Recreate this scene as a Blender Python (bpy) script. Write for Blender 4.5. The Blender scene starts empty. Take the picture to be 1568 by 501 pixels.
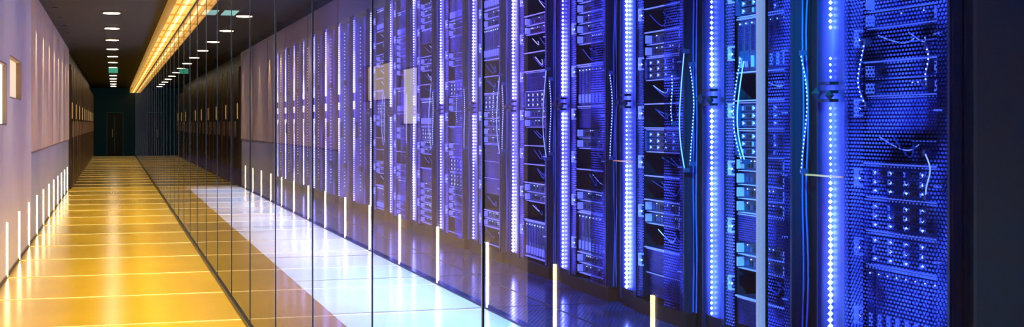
import bpy, math, random
from mathutils import Vector
sc = bpy.context.scene
sc.view_settings.view_transform = 'Standard'
sc.view_settings.look = 'None'
w = bpy.data.worlds.new("World"); sc.world = w; w.use_nodes = True
w.node_tree.nodes["Background"].inputs[0].default_value = (0.01, 0.012, 0.03, 1)
w.node_tree.nodes["Background"].inputs[1].default_value = 0.2

# ------------------------------------------------ materials
def pm(name, col, rough=.5, metal=0., em=None, es=0., noise=0., nscale=8., bump=0., spec=None):
    m = bpy.data.materials.new(name); m.use_nodes = True
    nt = m.node_tree; b = nt.nodes["Principled BSDF"]
    b.inputs["Base Color"].default_value = (*col, 1)
    b.inputs["Roughness"].default_value = rough
    b.inputs["Metallic"].default_value = metal
    if spec is not None: b.inputs["Specular IOR Level"].default_value = spec
    if em: 
        b.inputs["Emission Color"].default_value = (*em, 1); b.inputs["Emission Strength"].default_value = es
    if noise or bump:
        tc = nt.nodes.new("ShaderNodeTexCoord"); n = nt.nodes.new("ShaderNodeTexNoise")
        n.inputs["Scale"].default_value = nscale; n.inputs["Detail"].default_value = 5
        nt.links.new(tc.outputs["Object"], n.inputs["Vector"])
        if noise:
            r = nt.nodes.new("ShaderNodeMapRange")
            r.inputs[3].default_value = 1 - noise; r.inputs[4].default_value = 1 + noise
            nt.links.new(n.outputs[0], r.inputs[0])
            mx = nt.nodes.new("ShaderNodeVectorMath"); mx.operation = 'SCALE'
            mx.inputs[0].default_value = col
            nt.links.new(r.outputs[0], mx.inputs["Scale"]); nt.links.new(mx.outputs[0], b.inputs["Base Color"])
        if bump:
            bp = nt.nodes.new("ShaderNodeBump"); bp.inputs["Strength"].default_value = bump
            bp.inputs["Distance"].default_value = .01
            nt.links.new(n.outputs[0], bp.inputs["Height"]); nt.links.new(bp.outputs[0], b.inputs["Normal"])
    return m

def mth(nt, op, a, b=None, c=None):
    n = nt.nodes.new("ShaderNodeMath"); n.operation = op
    for i, v in enumerate((a, b, c)):
        if v is None: continue
        if isinstance(v, (int, float)): n.inputs[i].default_value = v
        else: nt.links.new(v, n.inputs[i])
    return n.outputs[0]

def dots(nt, ax1, ax2, p1, p2, rad):
    tc = nt.nodes.new("ShaderNodeTexCoord"); s = nt.nodes.new("ShaderNodeSeparateXYZ")
    nt.links.new(tc.outputs["Object"], s.inputs[0])
    a = mth(nt, 'DIVIDE', s.outputs[ax1], p1); b = mth(nt, 'DIVIDE', s.outputs[ax2], p2)
    row = mth(nt, 'MODULO', mth(nt, 'FLOOR', mth(nt, 'ADD', b, 1000.)), 2.)
    a = mth(nt, 'ADD', a, mth(nt, 'MULTIPLY', row, .5))
    fa = mth(nt, 'SUBTRACT', mth(nt, 'FRACT', mth(nt, 'ADD', a, 1000.)), .5)
    fb = mth(nt, 'SUBTRACT', mth(nt, 'FRACT', mth(nt, 'ADD', b, 1000.)), .5)
    d = mth(nt, 'SQRT', mth(nt, 'ADD', mth(nt, 'MULTIPLY', fa, fa), mth(nt, 'MULTIPLY', fb, fb)))
    return mth(nt, 'LESS_THAN', d, rad)

def locnoise(nt, scale, lo, hi, a=.35, c=.68):
    tc = nt.nodes.new("ShaderNodeTexCoord"); n = nt.nodes.new("ShaderNodeTexNoise"); n.inputs["Scale"].default_value = scale
    oi = nt.nodes.new("ShaderNodeObjectInfo"); va = nt.nodes.new("ShaderNodeVectorMath")
    nt.links.new(tc.outputs["Object"], va.inputs[0]); nt.links.new(oi.outputs["Location"], va.inputs[1])
    nt.links.new(va.outputs[0], n.inputs["Vector"])
    mr = nt.nodes.new("ShaderNodeMapRange"); mr.inputs[1].default_value = a; mr.inputs[2].default_value = c
    mr.inputs[3].default_value = lo; mr.inputs[4].default_value = hi
    nt.links.new(n.outputs[0], mr.inputs[0])
    return mr.outputs[0]

def rackcol(nt, blue, violet):
    """LED and painted-glow hue per rack: blue for the first cabinets of the row, violet further down the row"""
    oi = nt.nodes.new("ShaderNodeObjectInfo"); s = nt.nodes.new("ShaderNodeSeparateXYZ")
    nt.links.new(oi.outputs["Location"], s.inputs[0])
    mr = nt.nodes.new("ShaderNodeMapRange"); mr.inputs[1].default_value = 6.5; mr.inputs[2].default_value = 11.
    nt.links.new(s.outputs[1], mr.inputs[0])
    mx = nt.nodes.new("ShaderNodeMixRGB"); mx.inputs[1].default_value = (*blue, 1); mx.inputs[2].default_value = (*violet, 1)
    nt.links.new(mr.outputs[0], mx.inputs[0]); return mx.outputs[0]

def perf(name, p1, p2, rad, dotcol, es, base=None, alpha=True, ax=(1, 2), metal=.6, rough=.3, lo=.12, na=.35, violet=None):
    m = bpy.data.materials.new(name); m.use_nodes = True; nt = m.node_tree
    nt.nodes.clear(); out = nt.nodes.new("ShaderNodeOutputMaterial")
    f = dots(nt, ax[0], ax[1], p1, p2, rad)
    em = nt.nodes.new("ShaderNodeEmission"); em.inputs[0].default_value = (*dotcol, 1)  # lit dots painted as emission; nothing shines through real holes
    if violet: nt.links.new(rackcol(nt, dotcol, violet), em.inputs[0])
    nt.links.new(mth(nt, 'MULTIPLY', locnoise(nt, 3.2, lo, 1.7, na), es), em.inputs[1])
    if alpha:
        o = nt.nodes.new("ShaderNodeBsdfTransparent"); o.inputs[0].default_value = (.7, .74, .9, 1)
    else:
        o = nt.nodes.new("ShaderNodeBsdfPrincipled"); o.inputs["Base Color"].default_value = (*base, 1)
        o.inputs["Metallic"].default_value = metal; o.inputs["Roughness"].default_value = rough
    mx = nt.nodes.new("ShaderNodeMixShader")
    nt.links.new(f, mx.inputs[0]); nt.links.new(o.outputs[0], mx.inputs[1]); nt.links.new(em.outputs[0], mx.inputs[2])
    nt.links.new(mx.outputs[0], out.inputs[0])
    return m

def hue(m, blue, violet):
    nt = m.node_tree; nt.links.new(rackcol(nt, blue, violet), nt.nodes["Principled BSDF"].inputs["Emission Color"]); return m

BLK = pm("black_metal", (.003, .003, .007), .5, .3)
FRM = pm("rack_frame_navy", (.02, .032, .10), .32, .6)
FACE = pm("server_face", (.022, .042, .13), .33, .5, noise=.6, nscale=12)
DRV = pm("drive_caddy", (.05, .09, .32), .3, .6)
LIP = hue(pm("steel_lip", (.5, .6, 1.), .28, .7, em=(.10, .20, 1.), es=1.05), (.10, .20, 1.), (.17, .15, 1.))  # bright blue edge light painted in as emission on the steel
PORT = pm("port_dark", (.003, .003, .008), .5)
BACK = pm("rack_interior", (.006, .01, .05), .6, em=(.003, .01, .22), es=.12)  # faint blue glow painted into the back panel
LEDW = pm("status_led", (.8, .85, 1), .5, em=(.42, .52, 1.), es=3.5)
CAB = pm("lit_patch_cable", (.6, .7, 1), .4, em=(.25, .4, 1.), es=1.1)
CABD = pm("blue_patch_cable", (.05, .08, .5), .4, em=(.03, .10, .8), es=.35)
ORG = pm("orange_reflection_streak", (.8, .35, .12), .4, em=(1., .35, .12), es=.3)  # glowing bar standing in for a warm reflection streak
DOOR = pm("rack_door_panel", (.06, .05, .24), .25, .55, noise=.45, nscale=2.)
PERF = perf("perforated_rail", .024, .0165, .33, (.04, .10, 1.), 1.8, (.007, .012, .08), False, violet=(.09, .06, 1.))
PERFD = perf("perforated_door", .025, .0165, .30, (.03, .075, 1.), 1.4, lo=.06, na=.42, violet=(.08, .05, 1.))
VENT = perf("vented_blank", .019, .012, .34, (.03, .06, .9), .9, (.01, .015, .09), False, violet=(.07, .04, .9))

def bead_mat():
    m = bpy.data.materials.new("led_bead"); m.use_nodes = True; nt = m.node_tree
    b = nt.nodes["Principled BSDF"]; b.inputs["Base Color"].default_value = (.7, .8, 1, 1)
    nt.links.new(rackcol(nt, (.32, .46, 1.), (.42, .40, 1.)), b.inputs["Emission Color"])
    oi = nt.nodes.new("ShaderNodeObjectInfo")
    r = mth(nt, 'ADD', mth(nt, 'MULTIPLY', oi.outputs["Random"], .9), .6)
    nt.links.new(mth(nt, 'MULTIPLY', r, locnoise(nt, 1.7, 3.5, 18., .38, .6)), b.inputs["Emission Strength"])
    return m
BEAD = bead_mat()

def glow_mat():
    m = bpy.data.materials.new("led_painted_halo"); m.use_nodes = True; nt = m.node_tree  # LED halo painted as emission fading sideways on a backing plate
    b = nt.nodes["Principled BSDF"]; b.inputs["Base Color"].default_value = (.01, .012, .08, 1)
    b.inputs["Roughness"].default_value = .3
    tc = nt.nodes.new("ShaderNodeTexCoord"); s = nt.nodes.new("ShaderNodeSeparateXYZ")
    nt.links.new(tc.outputs["Object"], s.inputs[0])
    f = mth(nt, 'SUBTRACT', 1., mth(nt, 'DIVIDE', mth(nt, 'ABSOLUTE', s.outputs[1]), .125))
    f = mth(nt, 'MAXIMUM', f, 0.); f = mth(nt, 'POWER', f, 2.1)
    f = mth(nt, 'MULTIPLY', f, locnoise(nt, 1.7, .6, 6.5, .38, .6))
    nt.links.new(rackcol(nt, (.03, .075, 1.), (.075, .05, 1.)), b.inputs["Emission Color"])
    nt.links.new(f, b.inputs["Emission Strength"])
    return m
GLOW = glow_mat()

# ------------------------------------------------ mesh builder
class MB:
    def __init__(s): s.v = []; s.f = []; s.m = []; s.mats = []
    def mi(s, mat):
        if mat not in s.mats: s.mats.append(mat)
        return s.mats.index(mat)
    def box(s, x0, x1, y0, y1, z0, z1, mat):
        i = len(s.v); k = s.mi(mat)
        s.v += [(x0,y0,z0),(x1,y0,z0),(x1,y1,z0),(x0,y1,z0),(x0,y0,z1),(x1,y0,z1),(x1,y1,z1),(x0,y1,z1)]
        for f in ((3,2,1,0),(4,5,6,7),(0,1,5,4),(1,2,6,5),(2,3,7,6),(3,0,4,7)):
            s.f.append(tuple(i+a for a in f)); s.m.append(k)
    def bead(s, x, y, z, r, mat):
        i = len(s.v); k = s.mi(mat)
        s.v += [(x-r,y,z),(x+r,y,z),(x,y-r,z),(x,y+r,z),(x,y,z-r),(x,y,z+r)]
        for f in ((0,2,5),(2,1,5),(1,3,5),(3,0,5),(2,0,4),(1,2,4),(3,1,4),(0,3,4)):
            s.f.append(tuple(i+a for a in f)); s.m.append(k)
    def tube(s, pts, r, mat, n=6):
        k = s.mi(mat); base = len(s.v); P = [Vector(p) for p in pts]
        for j, p in enumerate(P):
            d = (P[min(j+1, len(P)-1)] - P[max(j-1, 0)]).normalized()
            a = d.cross(Vector((1, 0, .01)));
            if a.length < .05: a = d.cross(Vector((0, 1, 0)))
            a.normalize(); b = d.cross(a)
            for q in range(n):
                t = 2*math.pi*q/n; s.v.append(tuple(p + a*(math.cos(t)*r) + b*(math.sin(t)*r)))
        for j in range(len(P)-1):
            for q in range(n):
                s.f.append((base+j*n+q, base+j*n+(q+1)%n, base+(j+1)*n+(q+1)%n, base+(j+1)*n+q)); s.m.append(k)
    def cyl(s, x, y, z0, z1, r, mat, n=20):
        k = s.mi(mat); i = len(s.v)
        for z in (z0, z1):
            for q in range(n):
                t = 2*math.pi*q/n; s.v.append((x+math.cos(t)*r, y+math.sin(t)*r, z))
        for q in range(n):
            r2 = (q+1) % n
            s.f.append((i+q, i+r2, i+n+r2, i+n+q)); s.m.append(k)
        s.f.append(tuple(i+q for q in range(n))); s.m.append(k)
        s.f.append(tuple(i+n+q for q in range(n))); s.m.append(k)
    def mesh(s, name):
        me = bpy.data.meshes.new(name); me.from_pydata(s.v, [], s.f)
        for m in s.mats: me.materials.append(m)
        for p, k in zip(me.polygons, s.m): p.material_index = k
        me.update(); return me
    def obj(s, name, loc=(0, 0, 0)):
        o = bpy.data.objects.new(name, s.mesh(name)); o.location = loc
        sc.collection.objects.link(o); return o
def light(name, kind, loc, energy, col, rot=(0, 0, 0), **kw):
    l = bpy.data.lights.new(name, kind); l.energy = energy; l.color = col
    for a, v in kw.items(): setattr(l, a, v)
    o = bpy.data.objects.new(name, l); o.location = loc; o.rotation_euler = rot; sc.collection.objects.link(o); return o

# ------------------------------------------------ layout constants (metres)
H = 1.2
XL, XG, XR = -.803, .758, 3.19
T0, T1 = -3., 52.
CZ = 2.56; SOF = 2.375; RZ = 3.3
P = 1.264; TK0 = 5.384

# ------------------------------------------------ racks
RT = 2.72
def rack_mesh(seed, style, k=9):
    R = random.Random(seed); b = MB()
    y0, y1 = -.93, -.12
    b.box(.0, .9, y0, y1, 0, .09, BLK); b.box(.0, .9, y0, y1, RT-.05, RT, FRM)
    b.box(.04, .9, y0, y0+.02, .09, RT-.05, FRM); b.box(.04, .9, y1-.02, y1, .09, RT-.05, FRM)
    b.box(.88, .9, y0+.02, y1-.02, .09, RT-.05, BACK)
    b.box(0, .05, y0, y0+.035, .09, RT-.05, FRM); b.box(0, .05, y1-.035, y1, .09, RT-.05, FRM)
    b.box(.06, .2, -P+.125 if k else -1.02, y0-.002, 0, RT, BLK)
    b.box(.02, .12, -.118, .12, 0, RT, BLK)
    b.box(.012, .02, -.116, .118, .12, RT-.03, GLOW)
    b.box(-.0, .02, .118, .124, .05, RT, FRM)
    z = .14; ph = R.uniform(0, 6)
    while z < RT-.06:
        if not (1.29 < z < 1.41 or (1.52 < z < 1.64 and k % 3 == 0)):
            rr = .0105+.0035*math.sin(z*3.1+ph) + (.002 if z < .95 else 0)
            b.bead(.0, R.uniform(-.002, .002), z, rr, BEAD)
        z += .029
    if style == 'closed':
        b.box(.0, .03, y0+.04, y1-.04, .11, RT-.07, DOOR)
        b.box(-.006, .0, y0+.05, y0+.16, .13, RT-.09, PERF)
        b.box(-.02, .0, y1-.13, y1-.09, 1.0, 1.22, PORT)
        b.box(-.03, -.02, y1-.12, y1-.10, 1.03, 1.19, LIP)
        for zz in (.55, 1.75): b.box(-.012, 0, -.6, -.4, zz, zz+.07, PORT)
        z = .3
        while z < RT-.2:
            b.bead(-.004, -.52, z, .007, LEDW); z += .05
        return b.mesh("rack_closed")
    b.box(.012, .018, y1-.125, y1-.035, .1, RT-.06, PERF)
    b.box(.012, .018, y0+.035, y0+.125, .1, RT-.06, PERF)
    a0, a1 = y0+.13, y1-.13
    z = .3
    while z < RT-.2:
        yy = y1-.14
        b.box(-.006, .012, yy, yy+.05, z, z+.009, LIP); b.box(-.006, .012, yy, yy+.05, z+.07, z+.079, LIP)
        b.box(-.006, .012, yy+.038, yy+.05, z, z+.079, LIP)
        b.box(-.004, .012, y0+.09, y0+.125, z+.02, z+.028, LIP)
        b.bead(.005, yy+.02, z+.035, .007, LEDW)
        z += .31
    # cable bundle hanging in the dark gap between cabinets
    if k:
        for q in range(4):
            yc = -1.0+.02*q; ph2 = R.uniform(0, 6); am = R.uniform(.004, .012)
            b.tube([(.04, yc+am*math.sin(ph2+j*.9), .1+j*(RT-.3)/22) for j in range(23)], .004, CABD if q % 2 else BLK, 5)
    z = .12; U = .075
    if style == 'drives': seq = ['B', 'E', 'A', 'A', 'A', 'D', 'B', 'C', 'D', 'C', 'D', 'D', 'C', 'C', 'D', 'A', 'D', 'C']
    elif style == 'open': seq = ['B', 'B', 'D', 'C', 'D', 'D', 'A', 'D', 'D', 'A', 'C', 'D', 'D', 'C', 'D', 'D', 'A', 'D']
    else: seq = [R.choice('ABCCCDDE') for _ in range(20)]
    i = 0
    while z < RT-.06-U*2 :
        t = seq[i % len(seq)]; i += 1
        hU = 2*U if t != 'E' else 4*U
        if z+hU > RT-.06: hU = RT-.06-z
        zt = z+hU-.006
        if t == 'A':
            b.box(.05, .8, a0, a1, z, zt, FACE)
            b.box(.03, .05, a0, a1, z, z+.005, LIP); b.box(.03, .05, a0, a1, zt-.005, zt, LIP)
            b.box(.02, .05, a0-.0, a0+.03, z+.01, zt-.01, DRV); b.box(.02, .05, a1-.03, a1, z+.01, zt-.01, DRV)
            w_ = (a1-a0-.08)/4
            for c in range(4):
                for r in range(3):
                    yy = a0+.04+c*w_; hh = (hU-.03)/3; zz = z+.012+r*hh
                    b.box(.04, .05, yy+.006, yy+w_-.006, zz+.004, zz+hh-.004, DRV)
                    b.box(.036, .04, yy+.014, yy+w_*.55, zz+.010, zz+hh-.010, PORT)
                    b.box(.034, .04, yy+w_-.016, yy+w_-.009, zz+.008, zz+hh-.008, LIP)
                    if R.random() < .85: b.bead(.033, yy+w_*.72, zz+hh*.5, .0055 if k else .008, LEDW)
        elif t == 'B':
            b.box(.04, .06, a0, a1, z, zt, VENT)
            b.box(.03, .04, a0, a1, zt-.004, zt, LIP)
        elif t == 'C':
            for q in range(2):
                zz = z+q*hU/2; zh = zz+hU/2-.006
                b.box(.06, .75, a0, a1, zz, zh, FACE)
                b.box(.035, .06, a0, a1, zz, zz+.004, LIP)
                n = 11
                for c in range(n):
                    yy = a0+.05+c*(a1-a0-.1)/n
                    b.box(.054, .06, yy, yy+.03, zz+.02, zz+.045, PORT if R.random() < .7 else DRV)
                    if R.random() < .3: b.bead(.054, yy+.015, zz+.055, .0045, LEDW)
                b.box(.02, .06, a1-.025, a1-.015, zz+.012, zh-.008, LIP)
                b.box(.02, .06, a0+.015, a0+.025, zz+.012, zh-.008, LIP)
        elif t == 'D':
            b.box(.03, .7, a0, a1, z, z+.006, FACE)
            b.box(.018, .03, a0, a1, z-.001, z+.006, LIP)
            b.box(.25, .7, a0+.03, a1-.03, z+.008, zt-.04, FACE)
            b.box(.245, .25, a0+.03, a1-.03, zt-.045, zt-.04, LIP)
            for c in range(6):
                yy = a0+.06+R.random()*(a1-a0-.12)
                b.box(.24, .25, yy, yy+.05, z+.02, z+.05, DRV)
            for q in range(2):
                ya = a0+R.random()*.3; yb = ya+.12+R.random()*.18; dz = R.uniform(.02, .07)
                pts = [(.05+.03*math.sin(s*3), ya+(yb-ya)*s, z+.09-dz*math.sin(math.pi*s)+.03*s) for s in [j/8 for j in range(9)]]
                b.tube(pts, .003, CAB if R.random() < .3 else CABD)
        else:
            b.box(.05, .8, a0, a1, z, zt, FACE)
            b.box(.025, .05, a0, a1, z, z+.007, LIP); b.box(.025, .05, a0, a1, zt-.007, zt, LIP)
            n = 8; w_ = (a1-a0)/n
            for c in range(n):
                yy = a0+c*w_
                b.box(.035, .05, yy+.005, yy+w_-.005, z+.015, zt-.015, DRV)
                b.box(.02, .035, yy+.02, yy+.027, z+.03, z+.09, LIP)
                b.box(.033, .035, yy+.015, yy+w_-.02, z+.12, zt-.04, VENT)
                b.bead(.03, yy+w_*.5, zt-.03, .005, LEDW)
        z += hU
    def arc(yc, z0, z1, bow, dot=True):
        f = lambda s: (-.03-.02*math.sin(math.pi*s), yc-bow*math.sin(math.pi*s)+.01*math.sin(s*7), z0+(z1-z0)*s)
        b.tube([f(j/16) for j in range(17)], .003, CAB if not dot else CABD)
        if dot:
            L = int(abs(z1-z0)/.019)
            for j in range(L): 
                p = f(j/L); b.bead(p[0]-.003, p[1], p[2], .0048, LEDW)
        for s in (0, 1):
            p = f(s); b.box(p[0]-.006, p[0]+.03, p[1]-.008, p[1]+.008, p[2]-.012, p[2]+.012, DRV)
    if k != 0:
        arc(-1.05, .97, 1.54, .085)
        if k % 2 == 0: arc(-.97, .93, 1.62, -.03, False)
    if k == 0:
        arc(-.35, 1.28, 1.56, -.03); arc(-.80, 1.36, 1.52, .03); arc(-.79, .9, 1.08, .05, False)
    if k == 1:
        arc(-.43, 1.0, 1.56, -.06); arc(-.46, 1.0, 1.54, -.05, False)
    elif k and R.random() < .6: arc(-.80, 1.2, 1.5, .03)
    for zz in (1.3, 1.34, 1.38):
        b.box(-.035, .02, .0-.05, .05, zz, zz+.014, BLK)
    b.bead(-.045, .05, 1.34, .03, BLK); b.bead(-.035, -.05, 1.33, .025, BLK)
    if style in ('drives', 'open'):
        b.box(-.01, .0, -.11, .22, .95, .958, ORG)
    if style == 'drives':
        b.box(-.012, -.010, y0+.02, y1-.02, .1, RT-.06, PERFD)
    elif style in ('open', 'mesh'):
        b.box(-.012, -.010, y0+.02, y0+.30, .1, RT-.06, PERFD)
    b.box(-.014, -.002, y0+.005, y0+.02, .1, RT-.06, FRM)
    return b.mesh("rack_" + style)

styles = {0: 'drives', 1: 'mesh', 2: 'open'}
pool = [rack_mesh(11, 'mix', 8), rack_mesh(12, 'mesh', 7), rack_mesh(23, 'mix', 6), rack_mesh(34, 'mesh', 5), rack_mesh(45, 'mix', 8)]
closed = rack_mesh(50, 'closed')
for k in range(0, 18):
    if k in styles: me = rack_mesh(100+k, styles[k], k)
    elif k < 10: me = pool[k % 5]
    else: me = closed
    o = bpy.data.objects.new("server_rack", me); o.location = (XR, TK0+k*P, 0.002); sc.collection.objects.link(o)
    if k < 13:
        light("strip_glow", 'AREA', (-.07, 0, RT/2), 8 if k < 5 else 5, (.03, .10, 1.) if k < 3 else (.09, .07, 1.), rot=(0, math.radians(-90), 0),
              shape='RECTANGLE', size=2.5, size_y=.012).parent = o

# ------------------------------------------------ room shell
def shell(name, boxes):
    b = MB()
    for bx in boxes: b.box(*bx)
    return b.obj(name)
def gold():
    m = pm("polished_gold_floor", (.62, .38, .03), .2, 0, spec=.8)
    nt = m.node_tree; b = nt.nodes["Principled BSDF"]
    tc = nt.nodes.new("ShaderNodeTexCoord"); s = nt.nodes.new("ShaderNodeSeparateXYZ"); nt.links.new(tc.outputs["Object"], s.inputs[0])
    # slab to slab tone variation: one tone per 1.36 m slab
    sl = mth(nt, 'FLOOR', mth(nt, 'DIVIDE', mth(nt, 'ADD', s.outputs[1], 1.39), 1.36))
    wn = nt.nodes.new("ShaderNodeTexWhiteNoise"); wn.noise_dimensions = '1D'; nt.links.new(sl, wn.inputs["W"])
    n = nt.nodes.new("ShaderNodeTexNoise"); n.inputs["Scale"].default_value = 1.1; nt.links.new(tc.outputs["Object"], n.inputs["Vector"])
    v = mth(nt, 'ADD', mth(nt, 'MULTIPLY', wn.outputs[0], .35), mth(nt, 'MULTIPLY', n.outputs[0], .4))
    mx = nt.nodes.new("ShaderNodeVectorMath"); mx.operation = 'SCALE'; mx.inputs[0].default_value = (.66, .44, .022)
    nt.links.new(mth(nt, 'ADD', v, .6), mx.inputs["Scale"]); nt.links.new(mx.outputs[0], b.inputs["Base Color"])
    return m
GOLD = gold()
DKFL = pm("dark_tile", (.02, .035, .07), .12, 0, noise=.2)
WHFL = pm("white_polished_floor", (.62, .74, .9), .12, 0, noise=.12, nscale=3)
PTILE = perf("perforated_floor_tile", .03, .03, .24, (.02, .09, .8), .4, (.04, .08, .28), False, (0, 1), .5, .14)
b = MB()
b.box(XL, XG, T0, T1, -.1, 0, GOLD)
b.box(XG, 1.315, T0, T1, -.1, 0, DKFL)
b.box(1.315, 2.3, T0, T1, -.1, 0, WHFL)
b.box(2.3, 4.4, T0, T1, -.1, 0, PTILE)
b.obj("floor")
SEAM = pm("tile_seam", (.01, .015, .05), .4)
b = MB(); t = 1.
while t < 40:
    b.box(1.315, 3.18, t, t+.008, 0, .002, SEAM); t += 1.8
b.box(2.3, 2.325, T0, T1, 0, .0025, SEAM); b.box(2.74, 2.75, T0, T1, 0, .0025, SEAM)
b.obj("trim_1")

BLKC = pm("black_ceiling", (.004, .004, .006), .7)
ROOMC = pm("server_room_ceiling", (.008, .01, .03), .6)
b = MB()
b.box(XL-.3, XG-.185, T0, T1, CZ, CZ+.1, BLKC)
b.box(XG, 4.4, T0, T1, RZ, RZ+.1, ROOMC)
b.box(XG-.185, XG+.02, T0, T1, CZ+.0, RZ+.1, BLKC)
b.box(XG-.006, XG+.02, T0, T1, SOF, CZ, BLKC)
b.obj("ceiling")

WN = pm("plaster_pale", (.80, .76, .82), .75, noise=.06, nscale=3, bump=.15)
WNEAR = pm("unseen_wall_darkened", (.10, .07, .09), .6, noise=.1, nscale=3)  # unseen near stretch of wall, darkened to weaken its reflection in the glass
WB = pm("plaster_beige", (.86, .68, .50), .7, noise=.08, nscale=4, bump=.15)
WG = pm("plaster_grey", (.54, .57, .68), .7, noise=.06, nscale=4)
WD = pm("dark_cabinet_wood", (.06, .035, .02), .35, noise=.4, nscale=2)
tA0, tA1, zA0, zA1 = 11.2, 12.6, 1.41, 1.76
tB0, tB1, zB0, zB1 = 10.2, 10.9, 1.19, 1.67
xo = XL-.3
b = MB()
b.box(xo, XL, T0, 7.3, 0, CZ, WNEAR)
b.box(xo, XL, 7.3, tB0, 0, CZ, WN)
b.box(xo, XL, tB0, tB1, 0, zB0, WN); b.box(xo, XL, tB0, tB1, zB1, CZ, WN)
b.box(xo, XL, tB1, tA0, 0, CZ, WN)
b.box(xo, XL, tA0, tA1, 0, zA0, WN); b.box(xo, XL, tA0, tA1, zA1, CZ, WN)
b.box(xo, XL, tA1, 14.05, 0, CZ, WN)
b.box(xo, XL, 14.05, 25.3, 0, .92, WG); b.box(xo, XL+.012, 14.05, 25.3, .92, CZ, WB)
b.box(xo, XL-.02, 25.3, T1, 0, CZ, WD)
b.obj("wall_left")
WINW = pm("frosted_window_bright", (.9, .9, .85), .4, em=(1., .92, .76), es=1.15)
WINY = pm("frosted_window_warm", (.9, .8, .6), .4, em=(1., .78, .46), es=.75)
FRW = pm("window_reveal", (.35, .24, .15), .5)
def window(name, t0, t1, z0, z1, d, mat):
    b = MB(); b.box(XL-.12, XL-d, t0, t1, z0, z1, mat)
    b.box(XL-d, XL-.002, t0, t1, z0, z0+.012, FRW); b.box(XL-d, XL-.002, t0, t1, z1-.012, z1, FRW)
    b.box(XL-d, XL-.002, t0, t0+.04, z0+.012, z1-.012, FRW); b.box(XL-d, XL-.002, t1-.04, t1, z0+.012, z1-.012, FRW)
    b.obj(name)
window("window_1", tB0, tB1, zB0, zB1, .03, WINW)
window("window_2", tA0, tA1, zA0, zA1, .045, WINY)
J = pm("panel_joint", (.3, .2, .14), .7)
b = MB()
for t in (16.3, 18.55, 20.8, 23.05): b.box(XL+.012, XL+.014, t, t+.03, .92, CZ, J)
b.box(XL, XL+.016, 14.05, 25.3, .905, .92, J)
b.obj("trim_2")
SKT = pm("skirting_dark", (.1, .08, .07), .5)
b = MB(); b.box(XL, XL+.008, T0, T1, 0, .03, SKT); b.obj("baseboard_left")

# far-left cabinets
YEL = pm("warm_cabinet_light", (1, .7, .3), .4, em=(1., .58, .18), es=.6)
BRS = pm("brushed_brass", (.6, .42, .2), .3, .9)
t = 25.3; k = 0
while t < 50:
    b = MB()
    b.box(XL-.019, XL+.045, t+.02, t+1.2, .0, 2.3, WD)
    b.box(XL+.045, XL+.052, t+.06, t+.6, .1, 2.2, WD); b.box(XL+.045, XL+.052, t+.64, t+1.16, .1, 2.2, WD)
    b.box(XL+.052, XL+.075, t+.56, t+.585, .95, 1.25, BRS); b.box(XL+.052, XL+.075, t+.66, t+.685, .95, 1.25, BRS)
    b.box(XL+.02, XL+.06, t+1.2, t+1.24, .0, 2.3, BRS)
    if k % 2 == 0: b.box(XL+.052, XL+.06, t+.2, t+.3, 1.3, 1.6, YEL)
    b.obj("storage_cabinet", (0.001, 0, 0)); t += 1.36; k += 1

# end wall + door
TEAL = pm("teal_end_wall", (.006, .03, .04), .5, em=(.0, .05, .06), es=.06)  # slight teal glow put into the wall colour; no lamp here
shell("wall_end", [(XL-.3, 4.4, T1, T1+.1, 0, RZ, TEAL)])
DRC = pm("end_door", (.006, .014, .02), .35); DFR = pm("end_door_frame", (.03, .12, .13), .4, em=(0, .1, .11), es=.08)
b = MB()
b.box(-.25, .3, T1-.04, T1-.01, 0, 1.62, DRC); b.box(-.28, -.25, T1-.05, T1-.01, 0, 1.65, DFR)
b.box(.3, .33, T1-.05, T1-.01, 0, 1.65, DFR); b.box(-.28, .33, T1-.05, T1-.01, 1.62, 1.65, DFR)
b.box(.0, .03, T1-.06, T1-.04, .1, 1.5, DFR); b.box(-.08, -.05, T1-.07, T1-.04, .7, 1.0, BRS)
b.obj("door_1")
shell("wall_right", [(4.2, 4.4, T0, T1, 0, RZ, ROOMC)])
shell("wall_near", [(XL-.3, 4.4, T0-.1, T0, 0, RZ, pm("near_wall", (.05, .05, .06), .7))])
tE = TK0+17*P+.2
shell("wall_partition", [(3.1, 4.2, tE, T1, 0, RZ, pm("partition_dark", (.006, .008, .02), .4))])
b = MB()
b.box(3.2, 4.19, 1.2, 4.34, .0, 3.0, BLK)
b.box(3.185, 3.2, 3.2, 4.3, .1, 2.6, pm("dark_gloss_door", (.002, .002, .005), .5, spec=.2)); b.box(3.15, 3.185, 3.3, 3.33, 1., 1.3, FRM)
b.obj("black_utility_closet")
shell("wall_over_racks", [(3.3, 4.2, 4.43, tE, RT+.03, RZ, pm("bulkhead_navy", (.03, .03, .14), .5))])

# ------------------------------------------------ glass partition
def glass():
    m = bpy.data.materials.new("clear_glass_pane"); m.use_nodes = True; nt = m.node_tree; nt.nodes.clear()
    out = nt.nodes.new("ShaderNodeOutputMaterial"); tr = nt.nodes.new("ShaderNodeBsdfTransparent")
    tr.inputs[0].default_value = (.88, .95, .98, 1)
    gl = nt.nodes.new("ShaderNodeBsdfGlossy"); gl.inputs["Roughness"].default_value = 0.0
    fr = nt.nodes.new("ShaderNodeFresnel")
    # thin pane: same reflectance from both sides (the node inverts the IOR on back faces)
    ge = nt.nodes.new("ShaderNodeNewGeometry"); ior = nt.nodes.new("ShaderNodeMapRange")
    ior.inputs[3].default_value = 1.75; ior.inputs[4].default_value = 1/1.75
    nt.links.new(ge.outputs["Backfacing"], ior.inputs[0]); nt.links.new(ior.outputs[0], fr.inputs[0])
    mx = nt.nodes.new("ShaderNodeMixShader")
    nt.links.new(fr.outputs[0], mx.inputs[0]); nt.links.new(tr.outputs[0], mx.inputs[1]); nt.links.new(gl.outputs[0], mx.inputs[2])
    nt.links.new(mx.outputs[0], out.inputs[0]); return m
GL = glass()
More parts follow.
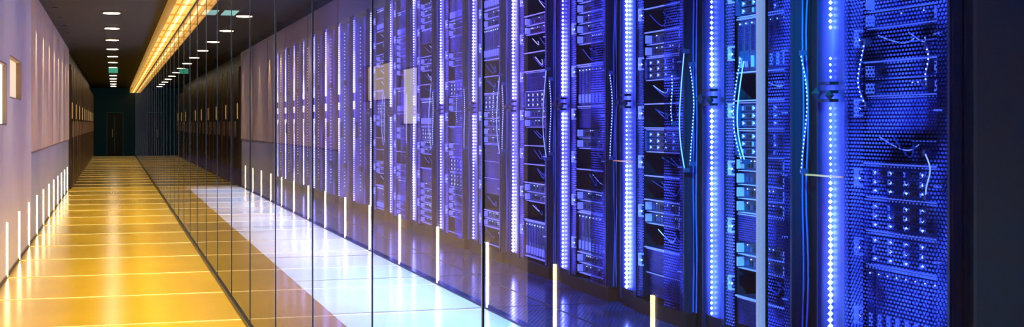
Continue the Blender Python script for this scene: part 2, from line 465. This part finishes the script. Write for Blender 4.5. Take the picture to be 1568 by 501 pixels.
STL = pm("joint_edge_painted_shine", (.55, .7, .95), .15, .8, em=(.22, .40, .95), es=.7)  # pale blue highlight painted on the joint as emission
STLT = pm("joint_edge_faint_shine", (.3, .4, .6), .15, .8, em=(.2, .3, .6), es=.15)  # weaker painted highlight for the other joints
EDG = pm("dark_silicone_edge", (.02, .03, .05), .2, .2)
BAS = pm("base_channel_black", (.004, .004, .004), .4)
ts = [1.442+1.259*k for k in range(-4, 40)]
b = MB()
k = b.mi(GL)
for a, c in zip(ts[:-1], ts[1:]):
    i = len(b.v)
    b.v += [(XG, a+.003, .03), (XG, c-.003, .03), (XG, c-.003, SOF), (XG, a+.003, SOF)]
    b.f.append((i+3, i+2, i+1, i)); b.m.append(k)
for j, t in enumerate(ts):
    if abs(t-1.442) < .01:
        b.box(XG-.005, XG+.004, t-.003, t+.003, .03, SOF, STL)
        b.box(XG+.004, XG+.007, t-.005, t+.005, .03, SOF, EDG)
    else:
        b.box(XG-.0035, XG-.002, t-.002, t+.002, .03, SOF, STLT)
        b.box(XG-.002, XG+.0015, t-.002, t+.002, .03, SOF, EDG)
b.box(XG-.012, XG+.012, ts[0], ts[-1], 0, .03, BAS)
b.obj("glass_partition")

# ------------------------------------------------ cove light
COV = pm("cove_light_yellow", (1, .75, .3), .4, em=(1., .56, .10), es=.8)
COV2 = pm("cove_light_bright", (1, .85, .5), .4, em=(1., .8, .35), es=2.)
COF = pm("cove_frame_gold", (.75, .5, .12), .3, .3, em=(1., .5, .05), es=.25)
b = MB()
x0, x1 = XG-.185, XG-.008
b.box(x0, x1, T0+.1, T1-.1, SOF+.02, SOF+.04, COV)
b.box(x0-.008, x0, T0+.1, T1-.1, SOF, CZ, COF); b.box(x1-.01, x1, T0+.1, T1-.1, SOF-.0, SOF+.02, COF)
b.box(x0+.05, x0+.06, T0+.1, T1-.1, SOF+.0, SOF+.02, COF)
b.box(x0+.10, x0+.12, T0+.1, T1-.1, SOF+.008, SOF+.02, COV2)
t = 2.
while t < 50:
    b.box(x0, x1-.01, t, t+.05, SOF+.003, SOF+.02, COF); t += 1.26
b.obj("cove_light_channel")

# ------------------------------------------------ downlights
DLE = pm("downlight_lens", (1, .9, .75), .4, em=(1., .86, .62), es=26.)
DLR = pm("downlight_rim", (.3, .18, .1), .3, .6)
t = 16.5-2.66*6; k = 0
while t < 50:
    b = MB()
    b.cyl(-.03, t, CZ-.02, CZ-.001, .12, DLR); b.cyl(-.03, t, CZ-.026, CZ-.021, .095, DLE)
    o = b.obj("recessed_downlight")
    if 0 < t < 27:
        light("downlight_lamp", 'SPOT', (-.03, t, CZ-.04), 42 if t > 8 else 12, (1, .90, .74), spot_size=1.6 if t > 8 else .75, spot_blend=.8, shadow_soft_size=.06).parent = o
    t += 2.66
b = MB()
for j in range(8):
    t = 14.7+1.45*j
    b.cyl(XL+.14, t, CZ-.006, CZ-.001, .03, BLK, 12)
b0 = b.obj("wall_washer_lights")
for j in range(8):
    t = 14.7+1.45*j
    light("washer", 'SPOT', (XL+.14, t, CZ-.02), 60, (1, .72, .40), rot=(0, math.radians(5), 0), spot_size=.56, spot_blend=.25, shadow_soft_size=.01).parent = b0
b = MB(); b.box(-.12, .08, 31, 31.04, CZ-.2, CZ-.08, pm("exit_sign_green", (.1, .6, .4), .4, em=(.1, .8, .5), es=.35))
b.box(-.03, -.02, 31.01, 31.03, CZ-.08, CZ, BLK); b.obj("exit_sign")

# ------------------------------------------------ wall light strips + floor joints with painted light streaks
STR = pm("warm_light_strip", (1, .9, .6), .4, em=(1., .82, .45), es=9.)
STREAK = pm("floor_joint_light_streak", (1, .85, .5), .3, em=(1., .76, .32), es=.5)  # joint lines glow to paint the strips' light streaks across the floor
b = MB(); c = MB(); t = 10.85-1.36*9
while t < 51:
    b.box(XL+.001, XL+.0125, t, t+.03, .01, .43, STR)
    c.box(XL+.02, XG-.015, t+.0, t+.014, 0, .003, STREAK)
    t += 1.36
b.obj("wall_light_strips"); c.obj("trim_3")

# ------------------------------------------------ room ceiling panels and lamps
PAN = pm("fluorescent_panel", (.8, 1, .95), .4, em=(.5, 1., .8), es=1.3)
for t in (2.5, 6., 9.5, 13., 16.5, 20., 23.5):
    b = MB()
    b.box(1.5, 2.2, t-1.7, t+1.7, RZ-.06, RZ, BLK)
    b.box(1.55, 1.80, t-.5+.9, t+.5+.9, RZ-.07, RZ-.06, PAN); b.box(1.90, 2.15, t-.5+.9, t+.5+.9, RZ-.07, RZ-.06, PAN)
    o = b.obj("ceiling_light_panel")
    light("panel_lamp", 'AREA', (1.82, t, RZ-.08), 62 if t < 11 else 72, (.25, .72, 1.) if t < 8 else (.46, .78, 1.) if t < 11 else (.74, .78, 1.), shape='RECTANGLE', size=.4, size_y=3.3, spread=math.radians(40)).parent = o
for i, t in enumerate((4.5, 9.5, 14.5, 19.5)):  # blue fill lamps and housings added to light the rack fronts
    b = MB(); b.box(1.15, 1.3, t-2.2, t+2.2, 2.98, 3.1, BLK); b.box(1.2, 1.22, t-2, t-1.98, 3.1, RZ, BLK); b.box(1.2, 1.22, t+2, t+2.02, 3.1, RZ, BLK)
    o = b.obj("added_fill_housing")
    light("added_blue_fill", 'AREA', (1.33, t, 2.96), 50 if i < 1 else 68, (.025, .11, 1.) if i < 1 else (.16, .08, 1.), rot=(0, math.radians(-50), 0), shape='RECTANGLE', size=.1, size_y=4.2, spread=math.radians(110)).parent = o
# added spots, no known fixtures, tinting the rack fronts (cyan low, magenta high)
b = MB(); b.cyl(1.4, 3.6, RZ-.2, RZ-.001, .05, BLK); b.cyl(1.4, 10.5, RZ-.2, RZ-.001, .05, BLK); o = b.obj("added_spot_housings")
def aim(l, tgt):
    l.rotation_euler = (Vector(tgt)-l.location).to_track_quat('-Z', 'Y').to_euler()
l = light("added_cyan_spot", 'SPOT', (1.4, 3.6, RZ-.25), 2000, (.0, .8, 1.), spot_size=.55, spot_blend=1., shadow_soft_size=.05); aim(l, (3.3, 6.3, 1.05))
l = light("added_magenta_spot", 'SPOT', (1.4, 10.5, RZ-.25), 420, (1., .16, .45), spot_size=1.1, spot_blend=1., shadow_soft_size=.05); aim(l, (3.3, 10., 2.1))
# yellow cove throw
for i in range(7):
    t = 2+i*7.
    light("cove_lamp", 'AREA', (XG-.1, t, SOF-.01), [62, 70, 48, 26, 14, 10, 10][i], (1., .72, .14), rot=(0, math.radians(12), 0), shape='RECTANGLE', size=.12, size_y=6.8, spread=math.radians(62))

# ------------------------------------------------ camera
cam = bpy.data.cameras.new("Camera"); co = bpy.data.objects.new("Camera", cam)
co.location = (0, 0, H); th = math.atan((970-216.5)/2474)
co.rotation_euler = (math.pi/2, 0, -th)
cam.sensor_width = 36; cam.lens = 36*2474/1940; cam.shift_y = -75/1940
cam.clip_start = .05; cam.clip_end = 200
sc.collection.objects.link(co); sc.camera = co
